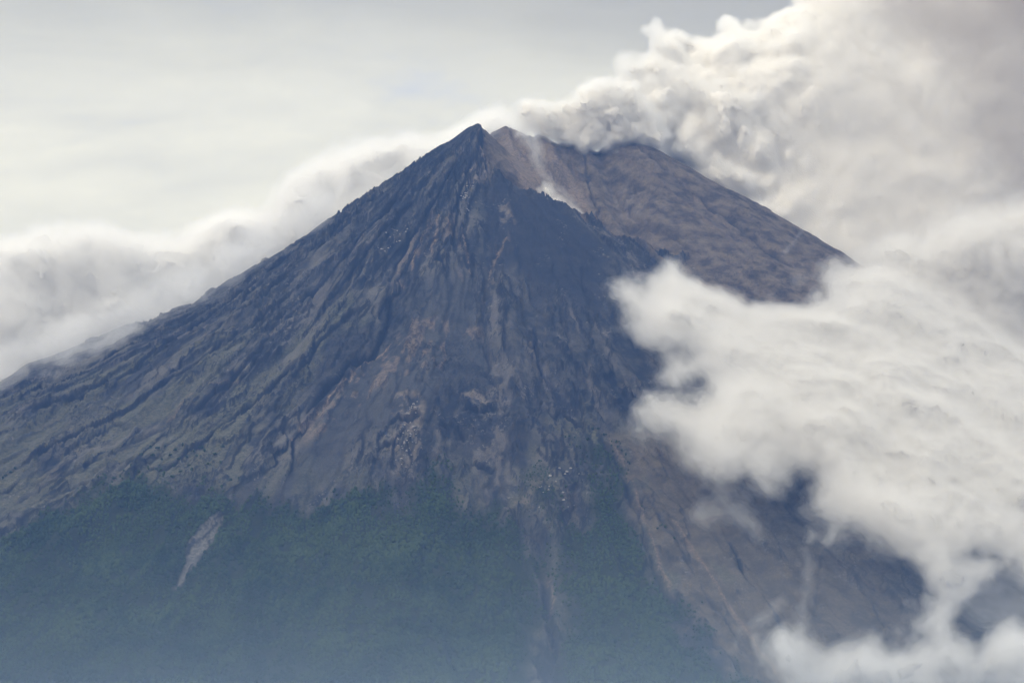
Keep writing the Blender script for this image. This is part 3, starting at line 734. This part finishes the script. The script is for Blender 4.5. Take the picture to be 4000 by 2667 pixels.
def cloud(name, label, cat, poly, depth, R0, Ts, noise, isos, mats, du=9.0, ds=15.0, smin=None, group=None, extra=None, seed=0, warp=55.0, soft=None, mg=40):
    """poly: outline in the measuring grid; depth(px, py): world y of its middle (4000 px coords); R0 rounding m; Ts half thickness m;
    noise: list of (wavelength m, amplitude m, billow?)"""
    P = np.array(poly, float) * S
    us = np.arange(P[:, 0].min() - mg, P[:, 0].max() + mg, du); vs = np.arange(P[:, 1].max() + mg, P[:, 1].min() - mg, -du)
    smax = (Ts if not callable(Ts) else 350) + sum(a for _, a, _ in noise) * .6
    ss = np.arange(-smax, smax + ds, ds)
    U2, V2 = np.meshgrid(us, vs, indexing='ij')
    Y0 = depth(U2, V2); sdf = poly_sdf(U2, V2, P) * (Y0 - CAM[1]) / FPX
    dx, dz = ray(U2, V2)
    D = Y0[:, None, :] + ss[None, :, None] - CAM[1]
    WX = (dx[:, None, :] * D).astype(np.float32); WY = (D + CAM[1]).astype(np.float32); WZ = (CAM[2] + dz[:, None, :] * D).astype(np.float32)
    wa = warp
    q1 = n3(WX / 210, WY / 210, WZ / 210, seed + 91); q2 = n3(WX / 210, WY / 210, WZ / 210, seed + 92); q3 = n3(WX / 75, WY / 75, WZ / 75, seed + 93)
    WX = WX + wa * (q1 + .35 * q3); WZ = WZ + wa * (q2 - .35 * q3); WY = WY + wa * q3 * .6; del q1, q2, q3
    sd = sdf[:, None, :]; R_ = R0(U2, V2)[:, None, :] if callable(R0) else R0
    T_ = Ts(U2, V2)[:, None, :] if callable(Ts) else Ts
    f = (R_ - np.sqrt((R_ - np.minimum(sd, R_)) ** 2 + (ss[None, :, None] * R_ / T_) ** 2)).astype(np.float32)
    f -= (np.clip(np.abs(ss)[None, :, None] - T_, 0, None) * .8).astype(np.float32)
    fade = 1.0 if soft is None else soft(U2)[:, None, :].astype(np.float32)
    for i, (lam, amp, bil_) in enumerate(noise):
        n = n3(WX / lam, WY / lam, WZ / lam, seed + i * 3 + 1)
        if bil_: n = 2.6 * np.abs(n) - .75
        f += amp * n * (fade if i else 1.0)
    if extra is not None: f = extra(f, WX, WY, WZ, U2, V2)
    f = np.pad(f[1:-1, 1:-1, 1:-1], 1, constant_values=-50.0)
    Vs, Fs, Ms = [], [], []; off = 0
    for li, iso in enumerate(isos):
        r = surface_nets(f, iso)
        if r is None: continue
        Vv, Ff = r
        uu = us[0] + Vv[:, 0] * du; s_ = ss[0] + Vv[:, 1] * ds; vv_ = vs[0] - Vv[:, 2] * du
        y = depth(uu, vv_) + s_; a, b = ray(uu, vv_); d = y - CAM[1]
        Vs.append(np.stack([a * d, y, CAM[2] + b * d], -1)); Fs.append(Ff + off); Ms.append(np.full(len(Ff), li)); off += len(Vv)
    V_ = np.vstack(Vs); F__ = np.vstack(Fs)
    o = mesh_obj(name, V_, F__, mats[:len(isos)], True, matidx=np.concatenate(Ms))
    print(name, f.shape, len(F__))
    return tag(o, label, cat, group)

_us = np.linspace(-300, 4300, 150); _vs = np.linspace(-100, 3300, 117)
def _terrain_depth():
    U, Vv = np.meshgrid(_us, _vs, indexing='ij'); dx, dz = ray(U, Vv); dep = np.full(U.shape, np.nan)
    for yy in np.arange(-7500, 1500, 12.0):
        D = yy - CAM[1]; h = zgrid(dx * D, np.full(U.shape, yy)); m = np.isnan(dep) & (h >= CAM[2] + dz * D); dep[m] = yy
    for j in range(len(_vs) - 2, -1, -1):
        m = np.isnan(dep[:, j]); dep[m, j] = dep[m, j + 1]
    return dep
DEP = _terrain_depth()
def blur_min(d, n):
    for _ in range(n):
        p = np.pad(d, 1, mode='edge'); d = np.minimum.reduce([p[1:-1, 1:-1], p[2:, 1:-1], p[:-2, 1:-1], p[1:-1, 2:], p[1:-1, :-2]])
    for _ in range(n * 2):
        p = np.pad(d, 1, mode='edge'); d = (p[1:-1, 1:-1] + p[2:, 1:-1] + p[:-2, 1:-1] + p[1:-1, 2:] + p[1:-1, :-2]) / 5
    return d
DEP_F = blur_min(DEP, 4); DEP_S = blur_min(DEP, 1)
def d_front(off, D=None):
    D = DEP_F if D is None else D
    def f(u, v):
        v = np.minimum(v, 2480)
        a = np.clip((u - _us[0]) / (_us[1] - _us[0]), 0, len(_us) - 1.001); b = np.clip((v - _vs[0]) / (_vs[1] - _vs[0]), 0, len(_vs) - 1.001)
        i = a.astype(int); j = b.astype(int); a = a - i; b = b - j
        return (D[i, j] * (1 - a) + D[i + 1, j] * a) * (1 - b) + (D[i, j + 1] * (1 - a) + D[i + 1, j + 1] * a) * b - off
    return f
def vset(name, ds, vc, cc, tr=.42):
    return [vol_mat(name + '_' + k, d, vc) for k, d in zip(('edge', 'veil', 'body', 'deep'), ds)] + [core_mat(name + '_core', cc, tr)]
MIST = vset('cloud', (.0008, .0020, .0045, .007), (.95, .938, .915, 1), (.54, .525, .49, 1))
SMOKE = vset('smoke', (.0035, .005, .007, .010), (1, .992, .97, 1), (.88, .85, .79, 1), .2)
GREY = vset('grey_cloud', (.0012, .0024, .004, .007), (1, .992, .975, 1), (.74, .735, .72, 1), .2)
ASHY = vset('ash', (.0005, .0009, .0014, .0022), (.70, .65, .585, 1), (.20, .18, .15, 1))
DULL = vset('dull_mist', (.0011, .002, .004, .007), (.955, .95, .94, 1), (.55, .54, .52, 1))
FAINT = vset('wisp', (.0008, .0016, .003, .005), (1, 1, 1, 1), (.85, .85, .85, 1))
THIN = vset('mist', (.0012, .0022, .0045, .008), (1, 1, 1, 1), (.85, .85, .85, 1))
t0 = time.time()
PLUME = [(1182, 290), (1182, 240), (1192, 220), (1240, 222), (1262, 238), (1308, 222), (1322, 190), (1365, 168), (1402, 168), (1430, 132), (1462, 112), (1465, 65), (1500, 42), (1565, 48),
         (1588, 82), (1630, 62), (1652, 20), (1700, 12), (1738, 48), (1790, 12), (1835, -60), (1900, -130), (2480, -160), (2520, 1000), (2300, 1050), (1990, 980), (1880, 900), (1760, 830),
         (1640, 720), (1560, 560), (1510, 420), (1450, 358), (1400, 360), (1340, 358), (1240, 338), (1196, 318)]
def d_plume(u, v): return 500 + np.clip(u - 2350, 0, None) * 0.36 + np.clip(950 - v, -200, None) * 0.45 * smooth(2200, 2700, u)
cloud('smoke_plume', 'huge cream and grey smoke plume billowing from the crater to the upper right', 'smoke plume', PLUME, d_plume,
      lambda u, v: 80 + np.clip((u - 2000) * .22, 0, 300), lambda u, v: 120 + np.clip((u - 2100) * .27, 0, 230), [(420, 42, 0), (210, 62, 1), (100, 34, 1), (48, 17, 1), (24, 8, 1)], (10, 22, 36, 54, 78), SMOKE, seed=1, warp=16, soft=lambda u: (1 - .72 * smooth(2850, 3350, u)) * (.42 + .58 * smooth(2150, 2600, u)))
cloud('ash_cloud', 'dark brownish ash cloud dimming the upper right corner above the plume', 'ash cloud',
      [(1900, -200), (1960, -60), (2010, 20), (2080, 110), (2150, 220), (2220, 330), (2290, 430), (2360, 520), (2540, 560), (2560, -200)],
      lambda u, v: 150 + 0 * u, 150, 260, [(460, 90, 0), (200, 55, 0), (100, 34, 0), (50, 14, 0)], (-40, 10, 60, 120, 215), ASHY, du=12, ds=18, seed=120)
LEFT = [(-80, 560), (60, 525), (200, 505), (330, 522), (400, 530), (480, 482), (530, 458), (600, 470), (640, 385), (700, 362), (760, 340), (830, 306), (930, 288), (1000, 302), (1060, 272),
        (1105, 244), (1150, 236), (1200, 265), (1230, 360), (1000, 500), (900, 620), (700, 800), (520, 900), (330, 1000), (200, 1050), (0, 1100), (-80, 1120)]
def d_left(u, v): return 360 - np.clip(1300 - u, 0, 1400) * 0.56 + np.clip(1300 - v, -300, None) * 0.30
cloud('smoke_puff', 'soft cream smoke puff welling out of the crater and spilling over its jagged rim', 'smoke',
      [(1180, 318), (1180, 245), (1190, 214), (1240, 212), (1268, 234), (1302, 218), (1345, 182), (1400, 165), (1460, 180), (1510, 240), (1545, 310), (1520, 345), (1470, 338), (1430, 350), (1390, 356), (1350, 356), (1290, 336), (1240, 325), (1205, 318)],
      lambda u, v: 400 + np.clip(u - 2300, 0, None) * .25, 62, 95, [(150, 16, 0), (90, 22, 1), (44, 13, 1), (22, 7, 1)], (0, 7, 16, 28, 44), SMOKE, du=7.5, ds=10, seed=140, warp=10)
cloud('mist_wisp', 'soft patchy mist spilling over the left ridge line from the cloud bank behind it', 'mist',
      [(-80, 800), (60, 765), (200, 700), (330, 645), (430, 610), (520, 550), (620, 490), (720, 440), (800, 400), (815, 440), (740, 515), (630, 590), (530, 655), (440, 712), (330, 772), (220, 810), (100, 862), (0, 900), (-80, 940)],
      d_front(30, DEP_S), 80, 110, [(240, 44, 0), (100, 44, 0), (46, 26, 0), (22, 12, 0)], (-10, 12, 42, 95), FAINT, ds=12, seed=150, mg=80)
cloud('mist_wisp', 'hazy mist veil over the dark slope at the right edge above the corner cloud', 'mist',
      [(2150, 1300), (2260, 1290), (2420, 1270), (2420, 1500), (2300, 1480), (2210, 1440)], d_front(190, DEP_S), 80, 90,
      [(170, 44, 0), (80, 40, 0), (38, 24, 0), (19, 12, 0)], (0, 24, 56, 110), FAINT, ds=12, seed=160)
cloud('cloud_bank', 'long grey cloud bank with bright upper rim rolling behind the left ridge', 'cloud', LEFT, d_left,
      120, 230, [(380, 44, 0), (170, 44, 0), (80, 30, 0), (40, 18, 0), (22, 10, 0)], (0, 12, 30, 56, 90), GREY, seed=30)
RIGHT = [(1398, 655), (1432, 648), (1480, 672), (1528, 650), (1545, 612), (1580, 640), (1650, 668), (1720, 690), (1790, 672), (1850, 645), (1880, 600), (1915, 572), (1965, 560), (2030, 515), (2110, 520), (2200, 455), (2300, 470), (2480, 400),
         (2500, 1440), (2330, 1350), (2240, 1300), (2150, 1330), (2090, 1295), (2000, 1275), (1905, 1235), (1862, 1165), (1840, 1125), (1720, 1112), (1640, 1118), (1560, 1065), (1520, 1010), (1470, 980),
         (1450, 935), (1490, 905), (1590, 895), (1500, 872), (1560, 800), (1480, 770), (1450, 720)]
NM = [(420, 92, 0), (190, 66, 0), (105, 30, 1), (44, 36, 0), (23, 24, 0), (13, 10, 0)]
cloud('cloud_bank', 'bright white cloud bank covering the right flank in front of the lava slope', 'cloud', RIGHT, d_front(430),
      lambda u, v: 160 + np.clip((u - 2500) * .12, 0, 120), 310, NM, (-6, 16, 48, 92, 160), MIST, du=7.6, ds=14, seed=50)
CORNER = [(1790, 1850), (1775, 1540), (1760, 1480), (1800, 1440), (1850, 1480), (1900, 1500), (1960, 1480), (2040, 1475), (2100, 1450), (2100, 1390), (2110, 1320), (2160, 1270), (2300, 1270),
          (2290, 1330), (2220, 1380), (2215, 1440), (2250, 1470), (2300, 1440), (2480, 1450), (2480, 1850)]
NW = [(300, 60, 0), (130, 55, 0), (62, 38, 0), (32, 22, 0), (17, 10, 0)]
cloud('cloud', 'grey white cloud filling the lower right corner below the brown slope', 'cloud', CORNER, d_front(340), 90, 170, NW, (4, 16, 36, 66, 110), DULL, seed=70, mg=130)
cloud('mist_wisp', 'thin ragged mist wisp under the front edge of the bright cloud bank', 'mist',
      [(1560, 1165), (1600, 1120), (1650, 1105), (1720, 1140), (1760, 1200), (1740, 1235), (1690, 1215), (1620, 1225), (1570, 1215)], d_front(190, DEP_S), 60, 70,
      [(150, 34, 0), (70, 28, 0), (34, 18, 0), (17, 9, 0)], (4, 18, 40, 80), FAINT, ds=11, seed=80)
cloud('mist_wisp', 'tall narrow mist wisp rising above the cloud in the lower right corner', 'mist',
      [(1838, 1330), (1840, 1262), (1856, 1240), (1868, 1262), (1872, 1330), (1862, 1400), (1880, 1470), (1840, 1500), (1790, 1470), (1828, 1400)], d_front(170, DEP_S), 45, 55,
      [(140, 30, 0), (60, 26, 0), (30, 18, 0), (15, 8, 0)], (2, 14, 32, 70), FAINT, du=7, ds=10, seed=85)
cloud('mist_wisp', 'short hooked mist wisp beside the dark gully on the lower right slope', 'mist',
      [(1745, 1400), (1790, 1345), (1810, 1352), (1812, 1390), (1790, 1425), (1750, 1440), (1710, 1440), (1700, 1500), (1670, 1500), (1690, 1440)], d_front(150, DEP_S), 40, 45,
      [(120, 24, 0), (56, 20, 0), (28, 14, 0), (14, 7, 0)], (2, 14, 32, 70), FAINT, du=7, ds=10, seed=88)
cloud('mist_wisp', 'soft mist lying in the saddle behind the front ridge lip', 'mist',
      [(1495, 566), (1560, 570), (1620, 600), (1700, 620), (1760, 600), (1850, 640), (1890, 680), (1800, 740), (1700, 720), (1600, 680), (1540, 640)],
      lambda u, v: np.full(np.shape(u), -60.0) - np.clip(v - 1000, 0, 400) * .9, 70, 80, [(160, 34, 0), (75, 26, 0), (36, 15, 0), (18, 7, 0)], (4, 16, 36, 80), THIN, ds=11, seed=91)
cloud('mist_wisp', 'small slanting white wisp hanging over the right skyline ridge', 'mist',
      [(1790, 580), (1805, 560), (1835, 530), (1848, 532), (1830, 560), (1806, 590)], d_front(90, DEP_S), 26, 26, [(60, 8, 0), (28, 7, 0), (14, 4, 0)], (2, 8, 18), THIN, du=6, ds=8, seed=94)
cloud('steam_puff', 'small cream steam puff glowing in the ravine below the crater', 'steam',
      [(1226, 466), (1230, 434), (1248, 416), (1272, 420), (1282, 440), (1300, 450), (1335, 476), (1358, 505), (1320, 506), (1275, 484)], lambda u, v: np.full(np.shape(u), -190.0), 34, 36,
      [(70, 10, 0), (34, 8, 1), (16, 5, 0)], (1, 5, 10, 17, 26), SMOKE, du=6, ds=8, seed=101)
cloud('steam_puff', 'thin veil of smoke sinking from the crater rim into the ravine', 'steam',
      [(1165, 290), (1240, 290), (1250, 340), (1262, 390), (1340, 470), (1330, 488), (1260, 440), (1222, 392), (1205, 345)], lambda u, v: 130.0 - np.clip(v - 520, 0, 400) * .95, 44, 45,
      [(80, 14, 0), (36, 10, 0), (17, 6, 0)], (2, 10, 24), THIN, du=6, ds=8, seed=104)
cloud('steam_puff', 'tiny white steam puff at the foot of the light ravine chute', 'steam',
      [(1372, 540), (1378, 520), (1392, 528), (1410, 545), (1440, 556), (1400, 556)], lambda u, v: np.full(np.shape(u), -330.0), 14, 16,
      [(34, 5, 0), (16, 4, 0)], (1, 5, 10), SMOKE, du=5, ds=6, seed=107)
print('clouds', round(time.time() - t0, 1))

# ------------------------------------------------------------------ haze in the air
def haze():
    bx0, bx1, by0, by1, bz0, bz1 = -20500, 20500, -14500, 6000, float(Z.min()) - 1, 4300
    v = [(x, y, z) for z in (bz0, bz1) for y in (by0, by1) for x in (bx0, bx1)]
    f = [(0, 2, 3, 1), (4, 5, 7, 6), (0, 1, 5, 4), (2, 6, 7, 3), (0, 4, 6, 2), (1, 3, 7, 5)]
    m = vol_mat('air_haze', 2.2e-5, (.185, .37, .89, 1), 0.0)
    tag(mesh_obj('haze', v, f, [m], False), 'thin blue haze in the air between camera and volcano', None, kind='stuff')
haze()
def valley_mist():
    xs = np.linspace(-9000, 9000, 110); ys = np.linspace(-10500, -4500, 60); Xm, Ym = np.meshgrid(xs, ys, indexing='ij')
    e = smooth(0, 2000, 9000 - np.abs(Xm)) * np.exp(-((Ym + 7300) / 1500) ** 2) * smooth(0, 900, np.minimum(Ym + 10500, -4500 - Ym))
    i = np.arange(Xm.size).reshape(Xm.shape); n = Xm.size
    ft = np.stack([i[:-1, :-1], i[1:, :-1], i[1:, 1:], i[:-1, 1:]], -1).reshape(-1, 4); fb = ft[:, ::-1] + n
    ring = np.concatenate([i[0, :-1], i[:-1, -1], i[-1, :0:-1], i[:0:-1, 0]])
    nx_ = np.roll(ring, -1); fs = np.stack([ring, nx_, nx_ + n, ring + n], -1); Fl = np.vstack([ft, fb, fs])
    Vs, Fs, Ms, ms = [], [], [], []
    wob = 90 * fbm2(Xm / 1300, Ym / 900, 4, 200)
    for k in range(6):
        top = 52 - k * .5 + e * (600 - 62 * k + wob + 40 * fbm2(Xm / 700, Ym / 700, 3, 210 + k)); bot = np.full(Xm.shape, 45.0 + k)
        bot = np.minimum(bot, top - .5)
        Vs.append(np.stack([Xm, Ym, top], -1).reshape(-1, 3)); Vs.append(np.stack([Xm, Ym, bot], -1).reshape(-1, 3))
        Fs.append(Fl + 2 * n * k); Ms.append(np.full(len(Fl), k)); ms.append(vol_mat('valley_mist_%s' % 'abcdef'[k], 2.2e-5, (.55, .74, 1, 1), 0))
    tag(mesh_obj('valley_mist', np.vstack(Vs), np.vstack(Fs), ms, True, matidx=np.concatenate(Ms)), 'low pale mist lying in the valley before the forested foot', None, kind='stuff')
valley_mist()
print('script', round(time.time() - T00, 1))
